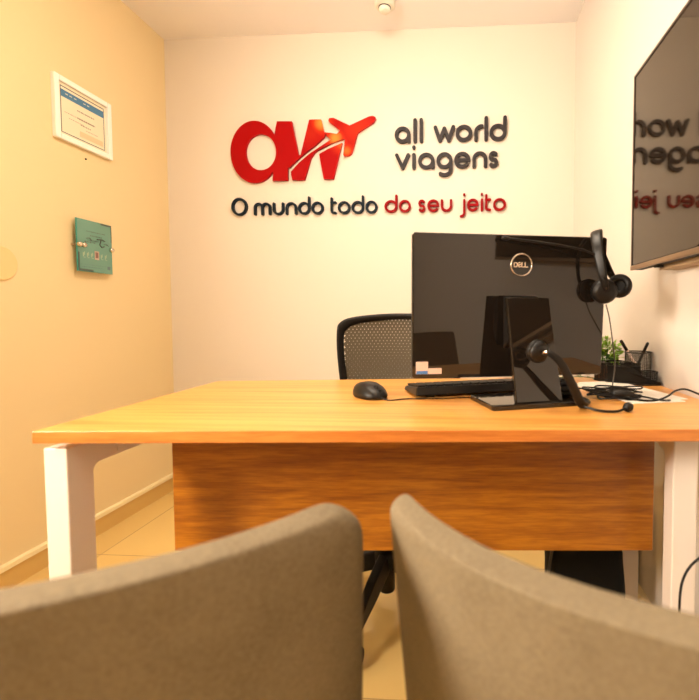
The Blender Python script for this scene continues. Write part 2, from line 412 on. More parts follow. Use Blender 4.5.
flat2d('letter_stem', [stem], yc-.0012, .016, M_logo, em)
flat2d('letter_stroke', [[(-0.9040, 1.6874), (-0.8650, 1.7264), (-0.8220, 1.7621), (-0.7729, 1.7993), (-0.7961, 1.7664), (-0.8315, 1.6556), (-0.8967, 1.6569)]], yc, .016, M_logo, em)
flat2d('letter_stroke', [[(-0.7521, 1.7872), (-0.7073, 1.8109), (-0.63, 1.8412), (-0.6774, 1.6572), (-0.7294, 1.6583)]], yc, .016, M_logo, em)
plane = [(-.903, 1.690), (-0.9040, 1.6990), (-0.8600, 1.7450), (-0.8050, 1.7885), (-0.7430, 1.8265), (-0.6880, 1.8600), (-0.7115, 1.8779), (-0.7165, 1.8965), (-0.6879, 1.8931), (-0.6579, 1.8867), (-0.6393, 1.9039), (-0.6980, 1.9500), (-0.7012, 1.9579), (-0.6953, 1.9682), (-0.6736, 1.9692), (-0.5892, 1.9282), (-0.4894, 1.9702), (-0.470, 1.9736), (-0.4550, 1.9680), (-0.4524, 1.9587), (-0.4633, 1.9407), (-0.5481, 1.8893), (-0.5756, 1.7955), (-0.5830, 1.7825), (-0.5949, 1.7753), (-0.62, 1.7719), (-0.6241, 1.7809), (-0.6149, 1.8579), (-0.6232, 1.8606), (-0.6902, 1.8397), (-0.7661, 1.8032), (-0.7959, 1.7760), (-0.8214, 1.7560), (-0.8685, 1.7150)]
flat2d('aeroplane', [plane], yc-.0006, .016, M_logo, em)

# ------------------------------------------------------------------ certificate frame on the left wall
t = thing('certificate_frame', 'white framed certificate with a blue header band on the yellow wall', 'picture frame', (XL, 1.813, 1.765), 0)
fy, fz = .141, .123
bm = bmesh.new()
for a, b in (((0, -fy, -fz), (.018, -fy+.022, fz)), ((0, fy-.022, -fz), (.018, fy, fz)), ((0, -fy+.022, -fz), (.018, fy-.022, -fz+.022)), ((0, -fy+.022, fz-.022), (.018, fy-.022, fz))): box(bm, a, b)
done(bm, 'frame', mat('white_frame', (.95, .92, .85), .3), t, bevel=.003)
bm = bmesh.new(); box(bm, (.001, -fy+.022, -fz+.022), (.006, fy-.022, fz-.022)); done(bm, 'mat_board', mat('cream_board', (.88, .78, .58), .6), t)
bm = bmesh.new(); box(bm, (.0062, -.107, -.092), (.0075, .107, .090)); cert = done(bm, 'certificate', mat('certificate_paper', (.85, .76, .55), .5), t)
bm = bmesh.new(); box(bm, (.0077, -.104, .048), (.0083, .104, .076)); done(bm, 'header_band', M_blue, cert)
bm = bmesh.new()
for a, b in (((.0077, -.107, .086), (.0083, .107, .0895)), ((.0077, -.107, -.0915), (.0083, .107, -.089)), ((.0077, -.107, -.0888), (.0083, -.1045, .0858)), ((.0077, .1045, -.0888), (.0083, .107, .0858))): box(bm, a, b)
done(bm, 'border_line', mat('grey_blue_print', (.10, .13, .15), .5), cert)
bm = bmesh.new()
for y0, y1, z, h in ((-.03, .055, .022, .005), (-.09, .06, -.008, .0022), (-.03, .055, -.008, .006), (-.07, .0, -.026, .002), (-.015, .035, -.03, .004), (.01, .07, -.044, .002)):
    x = y0
    while x < y1:
        l = random.uniform(.004, .012); box(bm, (.0077, x, z-h/2), (.0081, min(x+l, y1), z+h/2)); x += l+.003
done(bm, 'printed_lines', M_greyprint, cert)
bm = bmesh.new(); box(bm, (.0077, -.02, -.078), (.0082, .098, -.056)); done(bm, 'seal_strip', mat('pale_orange_print', (.85, .60, .36), .5), cert)
bm = bmesh.new()
for y in (-.085, -.066, -.045, .0, .018): box(bm, (.0084, y, .062), (.0087, y+.012, .0655))
done(bm, 'header_writing', mat('pale_print', (.7, .68, .55), .5), cert)

bm = bmesh.new(); lathe(bm, [(.0035, 0), (.0035, .003), (.002, .005), (0, .0055)], 12)
o = done(bm, 'wall_screw', M_darkmetal); o.matrix_world = align((XL, 1.824, 1.606), (1, 0, 0)); prop(o, 'tiny dark screw in the yellow wall under the certificate', 'screw')

# ------------------------------------------------------------------ round blank cover at the left edge
bm = bmesh.new(); lathe(bm, [(.060, 0), (.060, .004), (.056, .007), (0, .0075)], 48)
o = done(bm, 'wall_cover_plate', mat('cover_plate_paint', (.82, .60, .28), .5)); o.matrix_world = align((XL, 1.452, 1.130), (1, 0, 0))
prop(o, 'round yellow cover plate flush on the yellow wall', 'cover plate')

# ------------------------------------------------------------------ green glass plaque
t = thing('glass_plaque', 'small green glass plaque on steel standoffs on the yellow wall', 'plaque', (XL, 1.826, 1.239))
M_gl = mat('green_acrylic', (.12, .30, .235), .12, coat=.6, coat_rough=.05, alpha=1)
py, pz = .089, .106
bm = bmesh.new(); box(bm, (.022, -py, -pz), (.029, py, pz)); done(bm, 'plate', M_gl, t, bevel=.001)
bm = bmesh.new(); box(bm, (.0225, -py-.0015, -pz-.0015), (.0285, -py, pz)); box(bm, (.0225, -py, -pz-.0015), (.0285, py, -pz)); done(bm, 'polished_edge', mat('glass_edge', (.05, .30, .26), .1), t)
for y, z in ((-.084, 0), (-.062, -.0), (.082, -.002)):
    bm = bmesh.new(); lathe(bm, [(.006, 0), (.006, .029), (.010, .0292), (.010, .038), (.007, .041), (0, .0415)], 16, Matrix.Translation((0, y, z)) @ Matrix.Rotation(PI/2, 4, 'Y'))
    done(bm, 'standoff', M_metal, t, True)
bm = bmesh.new()
def scribble(y0, y1, z, h, dens=.006):
    y = y0
    while y < y1:
        l = random.uniform(.4, 1.2)*dens; hh = h*random.uniform(.5, 1)
        box(bm, (.0291, y, z-hh/2), (.0293, y+l, z+hh/2)); y += l+dens*.5
scribble(-.045, .05, .060, .004); scribble(-.025, .03, .044, .007)
scribble(-.055, .0, .016, .007); scribble(-.04, .015, .024, .006, .005)
done(bm, 'printed_text', M_darkprint, t)
bm = bmesh.new()
tube(bm, [(.0295, .008, .034), (.0295, .035, .036), (.0295, .05, .032)], .0026, 6)
tube(bm, [(.0295, .03, .035), (.0295, .022, .012), (.0295, .034, .003), (.0295, .046, .008)], .0026, 6)
tube(bm, [(.0295, .046, .018), (.0295, .055, .02), (.0295, .07, .014)], .0015, 6); tube(bm, [(.0295, -.045, .03), (.0295, -.03, .034), (.0295, -.02, .026)], .0015, 6)
done(bm, 'script_writing', M_darkprint, t)
bm = bmesh.new()
for y in (-.065, -.045, -.024, .026, .048):
    box(bm, (.0291, y, -.046), (.0293, y+.004, -.030)); box(bm, (.0291, y+.006, -.040), (.0293, y+.009, -.026)); box(bm, (.0291, y+.002, -.050), (.0293, y+.012, -.048))
done(bm, 'figure_row', M_palegreen, t)
bm = bmesh.new(); box(bm, (.0291, -.006, -.053), (.0293, .017, -.017)); pl = done(bm, 'centre_panel', mat('pink_print', (.55, .42, .33), .5), t)
bm = bmesh.new(); box(bm, (.0294, -.002, -.046), (.0296, .013, -.022)); done(bm, 'centre_mark', mat('maroon_print', (.16, .07, .05), .5), pl)
bm = bmesh.new(); 
for a, b in (((.0291, .030, .098), (.0294, .088, .105)), ((.0291, .084, .03), (.0294, .0885, .098)), ((.0291, -.0885, -.105), (.0294, -.082, -.03)), ((.0291, -.082, -.105), (.0294, -.015, -.097))): box(bm, a, b)
done(bm, 'dark_border', M_darkprint, t)
bm = bmesh.new(); scribble(-.075, .08, -.078, .002, .008); scribble(-.07, .03, -.088, .003); box(bm, (.0291, .060, -.09), (.0293, .076, -.076)); done(bm, 'footer_line', mat('blue_green_print', (.03, .10, .13), .5), t)

# ------------------------------------------------------------------ television
tx = .4785
t = thing('television', 'large black wall-mounted television reflecting the wall letters', 'television', (tx, .853, 1.3465))
hw, hh = .475, .2705
bm = bmesh.new(); box(bm, (.006, -hw, -hh), (.032, hw, hh)); done(bm, 'housing', M_blackmatte, t, bevel=.003)
bm = bmesh.new(); box(bm, (0, -hw+.011, -hh+.014), (.0055, hw-.007, hh-.007)); done(bm, 'screen', M_screen, t)
bm = bmesh.new()
box(bm, (-.002, -hw, -hh+.012), (.0058, -hw+.0105, hh)); box(bm, (-.002, hw-.0065, -hh+.012), (.0058, hw, hh)); box(bm, (-.002, -hw+.0106, hh-.0065), (.0058, hw-.0066, hh))
done(bm, 'bezel', M_bezeldark, t)
bm = bmesh.new(); box(bm, (-.004, -hw, -hh-.001), (.0058, hw, -hh+.0118)); done(bm, 'lower_trim', M_bezel, t, bevel=.002)
bm = bmesh.new(); box(bm, (.0325, -.18, -.24), (.0790, .18, .14)); box(bm, (.034, -.30, -hh-.010), (.0790, .37, -hh+.035)); mt = done(bm, 'wall_mount', mat('mount_paint', (.45, .32, .18), .5), t)
bm = bmesh.new(); box(bm, (.012, .33, -hh-.006), (.028, .352, -hh-.0012)); done(bm, 'sensor', M_blackmatte, t)

# ------------------------------------------------------------------ desk
desk = thing('desk', 'oak-topped office desk with white steel leg frames and wooden modesty panel', 'desk')
FL, FR, BR, BL = (-.745, .723), (.553, .812), (.553, 1.485), (-.746, 1.316)
bm = bmesh.new(); prism(bm, [FL, FR, BR, BL], .7285, .75)
o = done(bm, 'tabletop', [M_top, M_edge], desk, bevel=.0012)
for p in o.data.polygons: p.material_index = 0 if abs(p.normal.z) > .5 else 1
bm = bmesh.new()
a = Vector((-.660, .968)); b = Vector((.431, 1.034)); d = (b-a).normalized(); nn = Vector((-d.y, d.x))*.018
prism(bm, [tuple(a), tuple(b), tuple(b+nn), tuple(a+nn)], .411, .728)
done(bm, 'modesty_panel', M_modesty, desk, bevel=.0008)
def leg_frame(x, y, ang, depth, flip, label=None):
    """a portal: front leg, top rail with rounded inner corner, rear leg"""
    T = Matrix.Translation((x, y, 0)) @ Matrix.Rotation(ang, 4, 'Z')
    w_, lw = .044, .056
    bm = bmesh.new(); zt = .714; zr = .668
    # side profile (y,z) extruded in x
    r = .018
    prof = [(0, 0), (lw, 0), (lw, zr-r)] + [(lw+r-r*cos(PI/2*k/5), zr-r+r*sin(PI/2*k/5)) for k in range(6)]
    prof += [(depth-lw-r+r*sin(PI/2*k/5), zr-r+r*cos(PI/2*k/5)) for k in range(6)] + [(depth-lw, 0), (depth, 0), (depth, zt), (0, zt)]
    lo = [bm.verts.new(T @ Vector((0, p, q))) for p, q in prof]; hi = [bm.verts.new(T @ Vector((w_, p, q))) for p, q in prof]
    bm.faces.new(lo); bm.faces.new(hi[::-1])
    for i in range(len(prof)): j = (i+1) % len(prof); bm.faces.new((lo[i], hi[i], hi[j], lo[j]))
    f = done(bm, 'leg_frame', M_white, desk, bevel=.0025)
    for yy in (.09, depth-.09):
        bm = bmesh.new(); lathe(bm, [(.012, .7142), (.012, .7283)], 12, T @ Matrix.Translation((w_/2, yy, 0))); done(bm, 'spacer', M_blackmatte, f)
    return f, T
lf, T1 = leg_frame(-.747, .745, 0, .55, 0)
rf, T2 = leg_frame(.405, .885, -.14, .50, 1)
# hanger plates and cross beam below the top
bm = bmesh.new(); prism(bm, [(0, 0), (.05, 0), (.05, -.03), (.025, -.052), (0, -.052)], -.704, -.7015, Matrix(((0, 0, 1, 0), (1, 0, 0, .86), (0, 1, 0, .728), (0, 0, 0, 1)))); o = done(bm, 'hanger_plate', M_white, desk)
bm = bmesh.new(); lathe(bm, [(.004, 0), (.004, .004), (0, .0045)], 10, align((-.7012, .885, .700), (1, 0, 0))); done(bm, 'bolt', M_darkmetal, o)
bm = bmesh.new(); prism(bm, [(0, 0), (.03, 0), (.03, -.048), (.022, -.06), (.008, -.06), (0, -.048)], 0, .003, Matrix(((cos(.064), 0, sin(.064), .427), (sin(.064), 0, -cos(.064), 1.01), (0, 1, 0, .727), (0, 0, 0, 1)))); done(bm, 'hanger_plate', M_white, desk)
bm = bmesh.new(); box(bm, (-.703, 1.13, .68), (.424, 1.17, .712)); done(bm, 'cross_beam', M_white, desk)
bm = bmesh.new(); box(bm, (-.66, .99, .60), (-.62, 1.15, .71)); box(bm, (.36, 1.06, .60), (.40, 1.15, .71)); done(bm, 'panel_bracket', M_white, desk)

# ------------------------------------------------------------------ visitor chairs (upholstered shells)
def visitor_chair(x, y, a, label, zt=.76, wrap=.05, RC=.034, sl=.35):
    t = thing('visitor_chair', label, 'chair', (x, y, 0), a, 'visitor chairs at the front of the desk')
    def shell(u, z):
        hwid = .232 + .018*(zt-z)/.36
        yy = wrap*abs(u)**2.4 + .20*(zt-z)
        e = z-(zt-RC)
        if e > 0: hw2 = hwid-RC+math.sqrt(max(0, RC*RC-e*e))
        else: hw2 = hwid
        return Vector((hw2*u, yy*(1 if True else 0), z))
    th = .030
    zs = [.40, .45, .52, .60, .67, zt-RC] + [zt-RC+RC*sin(a) for a in (.4, .8, 1.15, 1.5)]
    us = [-1, -.9, -.75, -.5, -.25, 0, .25, .5, .75, .9, 1]; NU = len(us)-1; NV = len(zs)-1
    bm = bmesh.new()
    nrm = Vector((0, 1, .2)).normalized()
    outer = [[bm.verts.new(shell(u, z)) for u in us] for z in zs]
    inner = [[bm.verts.new(shell(u, z)+Vector((-u*abs(u)*sl, 1, .1)).normalized()*th) for u in us] for z in zs]
    for j in range(NV):
        for i in range(NU):
            bm.faces.new((outer[j][i], outer[j][i+1], outer[j+1][i+1], outer[j+1][i]))
            bm.faces.new((inner[j][i], inner[j+1][i], inner[j+1][i+1], inner[j][i+1]))
    for i in range(NU):
        bm.faces.new((outer[NV][i], outer[NV][i+1], inner[NV][i+1], inner[NV][i])); bm.faces.new((outer[0][i+1], outer[0][i], inner[0][i], inner[0][i+1]))
    for j in range(NV):
        bm.faces.new((outer[j][0], outer[j+1][0], inner[j+1][0], inner[j][0])); bm.faces.new((outer[j+1][NU], outer[j][NU], inner[j][NU], inner[j+1][NU]))
    done(bm, 'backrest', M_fabric, t, True, sub=2)
    # seat cushion
    bm = bmesh.new(); pts = rrect(0, .27, .45, .40, .09, 8)
    n = len(pts); rows = []
    for (sc, z) in ((.90, .385), (.985, .395), (1.0, .42), (.985, .445), (.93, .460), (.75, .466), (.4, .462)):
        rows.append([bm.verts.new((px*sc, .27+(py_-.27)*sc, z)) for px, py_ in pts])
    for r0, r1 in zip(rows, rows[1:]):
        for i in range(n): bm.faces.new((r0[i], r0[(i+1) % n], r1[(i+1) % n], r1[i]))
    bm.faces.new(rows[0][::-1]); bm.faces.new(rows[-1]); done(bm, 'seat', M_fabric, t, True)
    bm = bmesh.new(); box(bm, (-.14, .12, .365), (.14, .40, .3845)); done(bm, 'seat_plate', M_blackmatte, t)
    for sx in (-1, 1):
        for sy, yb, yt in ((0, .06, .15), (1, .44, .37)):
            bm = bmesh.new(); tube(bm, [(sx*.205, yb, 0), (sx*.17, (yb+yt)/2, .19), (sx*.12, yt, .364)], [.011, .014, .017], 12); done(bm, 'leg', M_wood_leg, t, True)
    return t
visitor_chair(-.267, .270, .53, 'beige upholstered visitor chair on the left, back turned, angled towards the left wall', .763)
visitor_chair(.094, .272, -.44, 'beige upholstered visitor chair on the right, back turned, angled towards the television wall', .760, .085, .014, -.15)

# ------------------------------------------------------------------ operator chair
oc = thing('office_chair', 'black office swivel chair with mesh backrest behind the desk', 'chair', (-.252, 1.44, 0), .0)
# star base
bm = bmesh.new(); lathe(bm, [(.024, .040), (.026, .045), (.026, .12), (.042, .125), (.045, .175), (.030, .185)], 20); done(bm, 'base_hub', M_black, oc, True)
bm = bmesh.new(); lathe(bm, [(.026, .18), (.026, .25), (.018, .255), (.018, .40)], 16); done(bm, 'gas_cylinder', M_black, oc, True)
for k in range(5):
    a = math.radians(261+72*k); c, s = cos(a), sin(a)
    bm = bmesh.new()
    T = Matrix.Rotation(a, 4, 'Z')
    pr = [(.02, .022, .125, .182), (.15, .02, .10, .155), (.29, .015, .078, .105)]
    vs = []
    for (r_, hw_, z0, z1) in pr: vs.append([bm.verts.new(T @ Vector(p)) for p in ((r_, -hw_, z0), (r_, hw_, z0), (r_, hw_*.7, z1), (r_, -hw_*.7, z1))])
    for p, q in zip(vs, vs[1:]):
        for i in range(4): bm.faces.new((p[i], p[(i+1) % 4], q[(i+1) % 4], q[i]))
    bm.faces.new(vs[0][::-1]); bm.faces.new(vs[-1]); arm = done(bm, 'base_arm', M_black, oc, bevel=.004)
    bm = bmesh.new(); wx, wy = .285*c, .285*s
    for sd in (-1, 1):
        lathe(bm, [(.0, 0), (.024, 0), (.027, .004), (.027, .014), (.024, .018), (0, .018)], 20, align((wx-sd*s*.004, wy+sd*c*.004, .027), (-s*sd, c*sd, 0)))
    lathe(bm, [(.006, .03), (.006, .08)], 10, Matrix.Translation((wx, wy, 0))); done(bm, 'caster', M_blackmatte, arm)
bm = bmesh.new(); pts = rrect(0, -.02, .48, .46, .1, 8); rows = []
for sc, z in ((.9, .42), (.99, .43), (1, .455), (.97, .478), (.85, .488), (.5, .485)): rows.append([bm.verts.new((p*sc, q*sc, z)) for p, q in pts])
for r0, r1 in zip(rows, rows[1:]):
    for i in range(len(pts)): bm.faces.new((r0[i], r0[(i+1) % len(pts)], r1[(i+1) % len(pts)], r1[i]))
bm.faces.new(rows[0][::-1]); bm.faces.new(rows[-1]); done(bm, 'seat', M_seatfab, oc, True)
bm = bmesh.new(); box(bm, (-.10, -.12, .385), (.10, .12, .4195)); done(bm, 'tilt_mechanism', M_blackmatte, oc, bevel=.006)
# backrest: frame outline and woven mesh
def back_pt(u, z):  # gentle curve
    return Vector((u, .30 + .05*(u/.22)**2*-1 + .05 + .02*sin((z-.5)*6), z))
out = []
zb, ztop = .52, .962
def outline(k, inset=0):
    pts = []
    hwb, hwt, rc = .226-inset, .248-inset, .055
    P = [(-hwb+.04, zb+inset), (hwb-.04, zb+inset)]
    P += [(hwb, zb+.05+inset), (hwt+.004, .80), (hwt, ztop-rc-inset)]
    P += [(hwt-rc+rc*cos(a), ztop-.018-rc-inset+rc*sin(a)) for a in (.5, 1.0)]
    P += [(hwt-rc-.02, ztop-.014-inset), (0, ztop-inset), (-hwt+rc+.02, ztop-.014-inset)]
    P += [(-hwt+rc-rc*cos(a), ztop-.018-rc-inset+rc*sin(a)) for a in (1.0, .5)]
    P += [(-hwt, ztop-rc-inset), (-hwt-.004, .80), (-hwb, zb+.05+inset)]
    return P
ol = outline(0); il = outline(0, .028)
bm = bmesh.new(); N = len(ol)
vo = [[bm.verts.new(back_pt(u, z)+Vector((0, dy, 0))) for u, z in ol] for dy in (-.011, .011)]
vi = [[bm.verts.new(back_pt(u, z)+Vector((0, dy, 0))) for u, z in il] for dy in (-.011, .011)]
for i in range(N):
    j = (i+1) % N
    bm.faces.new((vo[0][i], vo[0][j], vi[0][j], vi[0][i])); bm.faces.new((vo[1][i], vi[1][i], vi[1][j], vo[1][j]))
    bm.faces.new((vo[0][i], vo[1][i], vo[1][j], vo[0][j])); bm.faces.new((vi[0][i], vi[0][j], vi[1][j], vi[1][i]))
done(bm, 'back_frame', M_black, oc, True, sub=2)
# mesh lattice
def inside(u, z):
    hwt = .2-.0 + (.02 if z > .6 else 0)
    return abs(u) < (.222 if z < .9 else .222-max(0, z-.90)*.5) and zb+.028 < z < ztop-.028
bm = bmesh.new(); step = .0145
def band(p, q, wd, off):
    n_ = 10; prev = None
    for k in range(n_+1):
        u = p[0]+(q[0]-p[0])*k/n_; z = p[1]+(q[1]-p[1])*k/n_
        d_ = Vector((q[0]-p[0], q[1]-p[1])).normalized()
        a_ = back_pt(u-d_.y*wd/2, z+d_.x*wd/2)+Vector((0, off, 0)); b_ = back_pt(u+d_.y*wd/2, z-d_.x*wd/2)+Vector((0, off, 0))
        cur = (bm.verts.new(a_), bm.verts.new(b_), bm.verts.new(b_+Vector((0, .0015, 0))), bm.verts.new(a_+Vector((0, .0015, 0))))
        if prev:
            for i in range(4): bm.faces.new((prev[i], prev[(i+1) % 4], cur[(i+1) % 4], cur[i]))
        prev = cur
def clip(p, d):
    pts = [(p[0]+d[0]*s_*.004, p[1]+d[1]*s_*.004) for s_ in range(-200, 201)]
    ins = [q for q in pts if inside(*q)]
    return (ins[0], ins[-1]) if len(ins) > 3 else None
for k in range(-30, 31):
    for dx, off in ((.86, -.0008), (-.86, .0012)):
        c = clip((k*step, .74), (dx*.58, .81))
        if c: band(c[0], c[1], .0088, off)
for z in [zb+.04+i*.012 for i in range(34)]:
    if z < ztop-.03: band((-.221+max(0, z-.9)*.5, z), (.221-max(0, z-.9)*.5, z), .0035, .003)
done(bm, 'back_mesh', M_mesh, oc)
bm = bmesh.new(); tube(bm, spline([(0, .08, .41), (0, .25, .42), (0, .345, .50), (0, .365, .60), (0, .368, .67)]), [.02]*41, 10); done(bm, 'back_support', M_black, oc, True)
bm = bmesh.new(); tube(bm, [(-.20, .318, .66), (-.1, .35, .67), (0, .362, .67), (.1, .35, .67), (.2, .318, .66)], .011, 10); done(bm, 'lumbar_bar', M_black, oc, True)

# ------------------------------------------------------------------ monitor
A = math.atan2(.110, .479)
mon = thing('computer_monitor', 'large glossy black computer monitor seen from behind on the desk', 'computer monitor', (.13, 1.05, DESK))
dirx = Vector((cos(A), sin(A), 0)); diry = Vector((-sin(A), cos(A), 0)); p0 = Vector((-.119-.13, 1.05-1.05, 0))
TM = Matrix((( dirx.x, diry.x, 0, p0.x), (dirx.y, diry.y, 0, p0.y), (0, 0, 1, 0), (0, 0, 0, 1)))
TM = TM @ Matrix.Translation((0, 0, .21)) @ Matrix.Rotation(.066, 4, 'X') @ Matrix.Translation((0, 0, -.21))
WM, ZM0, ZM1 = .483, .047, .390   # width, bottom and top above the desk
bm = bmesh.new(); prism(bm, rrect(WM/2, (ZM0+ZM1)/2, WM, ZM1-ZM0, .006, 3), 0, .024, TM @ Matrix(((1, 0, 0, 0), (0, 0, 1, 0), (0, 1, 0, 0), (0, 0, 0, 1))))
hs = done(bm, 'housing', M_gloss, mon, bevel=.002)
bm = bmesh.new(); box(bm, (.006, .0243, ZM0+.016), (WM-.006, .0262, ZM1-.006), TM); done(bm, 'screen', M_screen, mon)
bm = bmesh.new(); box(bm, (-.0008, .004, ZM0+.004), (-.0001, .021, ZM1-.004), TM); box(bm, (.004, .004, ZM1+.0001), (WM-.004, .021, ZM1+.0008), TM); done(bm, 'edge_band', M_black, mon)
bm = bmesh.new(); box(bm, (-.0015, .008, .345), (-.0009, .016, .354), TM); done(bm, 'edge_button', M_metal, mon)
# emblem: silver ring with four letters
ec = Vector((.2625, 0, 1.070-DESK))
bm = bmesh.new(); ring(bm, (ec.x, -.0015, ec.z), .0262, .0021, 'Y', 40, 6, TM); rg = done(bm, 'emblem', M_metal, mon, True); rg['label'] = 'silver ring emblem reading DELL'
M_emb = mat('pale_silver', (.8, .62, .45), .35, metal=.4)
x = -.0195
for ch, wd in (('D', .0105), ('E', .0092), ('L', .0085), ('L', .0085)):
    bm = bmesh.new()
    g = glyph(ch, 0, wd, -.0062, .0124, .0124, 0, .0024)
    if ch == 'E':
        rot = math.radians(32); cxx, czz = wd/2, 0
        g = [[(cxx+(p-cxx)*cos(rot)-(q-czz)*sin(rot), czz+(p-cxx)*sin(rot)+(q-czz)*cos(rot)) for p, q in path] for path in g]
    for path in g: ribbon(bm, [(ec.x+x+p, ec.z+q) for p, q in path], .0024, -.0014, -.0002)
    for v in bm.verts: v.co = TM @ v.co
    done(bm, 'emblem_letter', M_emb, rg); x += wd-.0002
# stickers low on the left corner
bm = bmesh.new(); box(bm, (.008, -.0008, .058), (.037, -.0001, .088), TM); st = done(bm, 'sticker', M_label, mon)
bm = bmesh.new(); box(bm, (.009, -.0012, .0585), (.036, -.0009, .066), TM); done(bm, 'sticker_band', M_bluelabel, st)
bm = bmesh.new(); box(bm, (.0375, -.0008, .058), (.070, -.0001, .072), TM); s2 = done(bm, 'sticker', M_label, mon)
# base
ab = math.radians(19); bx = Vector((cos(ab), sin(ab), 0)); by = Vector((-sin(ab), cos(ab), 0)); b0 = Vector((.060-.13, .928-1.05, 0))
TB = Matrix(((bx.x, by.x, 0, b0.x), (bx.y, by.y, 0, b0.y), (0, 0, 1, 0), (0, 0, 0, 1)))
bm = bmesh.new(); prism(bm, rrect(.106, .071, .212, .142, .008, 4), 0, .011, TB); done(bm, 'base', M_gloss, mon, bevel=.002)
# neck slab: leans slightly towards the screen
def hexa(bm, bot, top):
    v = [bm.verts.new(p) for p in bot+top]
    for f in ((0, 3, 2, 1), (4, 5, 6, 7), (0, 1, 5, 4), (1, 2, 6, 5), (2, 3, 7, 6), (3, 0, 4, 7)): bm.faces.new([v[i] for i in f])
o3 = Vector((.13, 1.05, 0))
nb = [Vector((.112, .958, .0112))-o3, Vector((.216, .992, .0112))-o3]; tp = [Vector((.096, 1.010, .238))-o3, Vector((.194, 1.042, .238))-o3]
thk = Vector((-.004, .014, 0))
bm = bmesh.new(); hexa(bm, [nb[0], nb[1], nb[1]+thk, nb[0]+thk], [tp[0], tp[1], tp[1]+thk, tp[0]+thk]); done(bm, 'neck', M_gloss, mon, bevel=.002)
bm = bmesh.new()
c1 = Vector((.110, 1.026, 0))-o3; c2 = Vector((.192, 1.058, 0))-o3; dv = by*.052
hexa(bm, [c1+Vector((0, 0, .15)), c2+Vector((0, 0, .15)), c2+dv+Vector((0, 0, .12)), c1+dv+Vector((0, 0, .12))], [c1+Vector((0, 0, .232)), c2+Vector((0, 0, .232)), c2+dv+Vector((0, 0, .245)), c1+dv+Vector((0, 0, .245))])
done(bm, 'tilt_arm', M_black, mon, bevel=.003)

# ------------------------------------------------------------------ keyboard
ak = math.radians(20.5)
kb = thing('keyboard', 'slim black keyboard lying behind the monitor stand', 'keyboard', (-.113, 1.057, DESK), ak)
KW, KD = .43, .128
bm = bmesh.new()
lo = [(0, 0, .006), (KW, 0, .006), (KW, KD, .002), (0, KD, .002)]; hi = [(.003, .003, .027), (KW-.003, .003, .027), (KW-.003, KD-.002, .013), (.003, KD-.002, .013)]
hexa(bm, [Vector(p) for p in lo], [Vector(p) for p in hi]); done(bm, 'body', M_black, kb, bevel=.003)
bm = bmesh.new()
for r_ in range(6):
    yy = .010+r_*.0188; n_ = 18; zz = .0268-(yy/KD)*.0135
    for c_ in range(n_):
        if r_ == 5 and 4 <= c_ < 10: continue
        xx = .008+c_*.0231; box(bm, (xx, yy, zz), (xx+.0185, yy+.0155, zz+.0045))
    if r_ == 5: box(bm, (.008+4*.0231, yy, zz), (.008+9*.0231+.0185, yy+.0155, zz+.0045))
done(bm, 'keys', M_blackmatte, kb)
for xx in (.03, KW-.05):
    bm = bmesh.new(); box(bm, (xx, .010, 0), (xx+.02, .018, .0058)); done(bm, 'foot', M_blackmatte, kb)
for xx in (.03, KW-.05):
    bm = bmesh.new(); box(bm, (xx, KD-.02, 0), (xx+.02, KD-.012, .0022)); done(bm, 'rubber_pad', M_blackmatte, kb)

# ------------------------------------------------------------------ mouse
ms = thing('computer_mouse', 'black corded mouse on the desk beside the keyboard', 'computer mouse', (-.228, 1.078, DESK), math.radians(42))
bm = bmesh.new(); n = 28; rows = []
# long axis along local -y (nose), humped
def mouse_row(z, s_):
    out = []
    for i in range(n):
        a = 2*PI*i/n; x = .034*cos(a)*(abs(cos(a))**-.15 if abs(cos(a)) > .05 else 1); y = .055*sin(a)*(abs(sin(a))**-.12 if abs(sin(a)) > .05 else 1)
        out.append((x*s_, y*s_+.004*(1-s_), z))
    return out
for z, s_ in ((0.0005, .93), (.006, 1), (.014, .99), (.022, .93), (.029, .80), (.034, .58), (.0365, .3)):
    rows.append([bm.verts.new((p[0], p[1], p[2]*(1-.35*max(0, -p[1])/.055 if z > .01 else 1))) for p in mouse_row(z, s_)])
for r0, r1 in zip(rows, rows[1:]):
    for i in range(n): bm.faces.new((r0[i], r0[(i+1) % n], r1[(i+1) % n], r1[i]))
bm.faces.new(rows[0][::-1]); bm.faces.new(rows[-1]); done(bm, 'body', M_black, ms, True)
bm = bmesh.new(); lathe(bm, [(.007, -.003), (.008, -.002), (.008, .002), (.007, .003)], 14, align((0, -.028, .0245), (1, 0, 0))); done(bm, 'scroll_wheel', M_blackmatte, ms)
bm = bmesh.new(); box(bm, (-.0006, -.054, .0195), (.0006, -.036, .0235)); done(bm, 'button_seam', M_rubber, ms)
# cable runs from the nose towards the keyboard
Ri = Matrix.Rotation(-math.radians(42), 4, 'Z'); ml = Vector((-.228, 1.078, DESK))
cp = [(-.195, 1.038, .757), (-.180, 1.030, .7525), (-.165, 1.030, .752), (-.140, 1.046, .752), (-.122, 1.050, .752), (-.06, 1.055, .752), (.0, 1.07, .7525), (.02, 1.073, .752)]
bm = bmesh.new(); tube(bm, [Ri @ (Vector(p)-ml) for p in spline(cp, 8)], .0015, 6); done(bm, 'cable', M_rubber, ms, True)

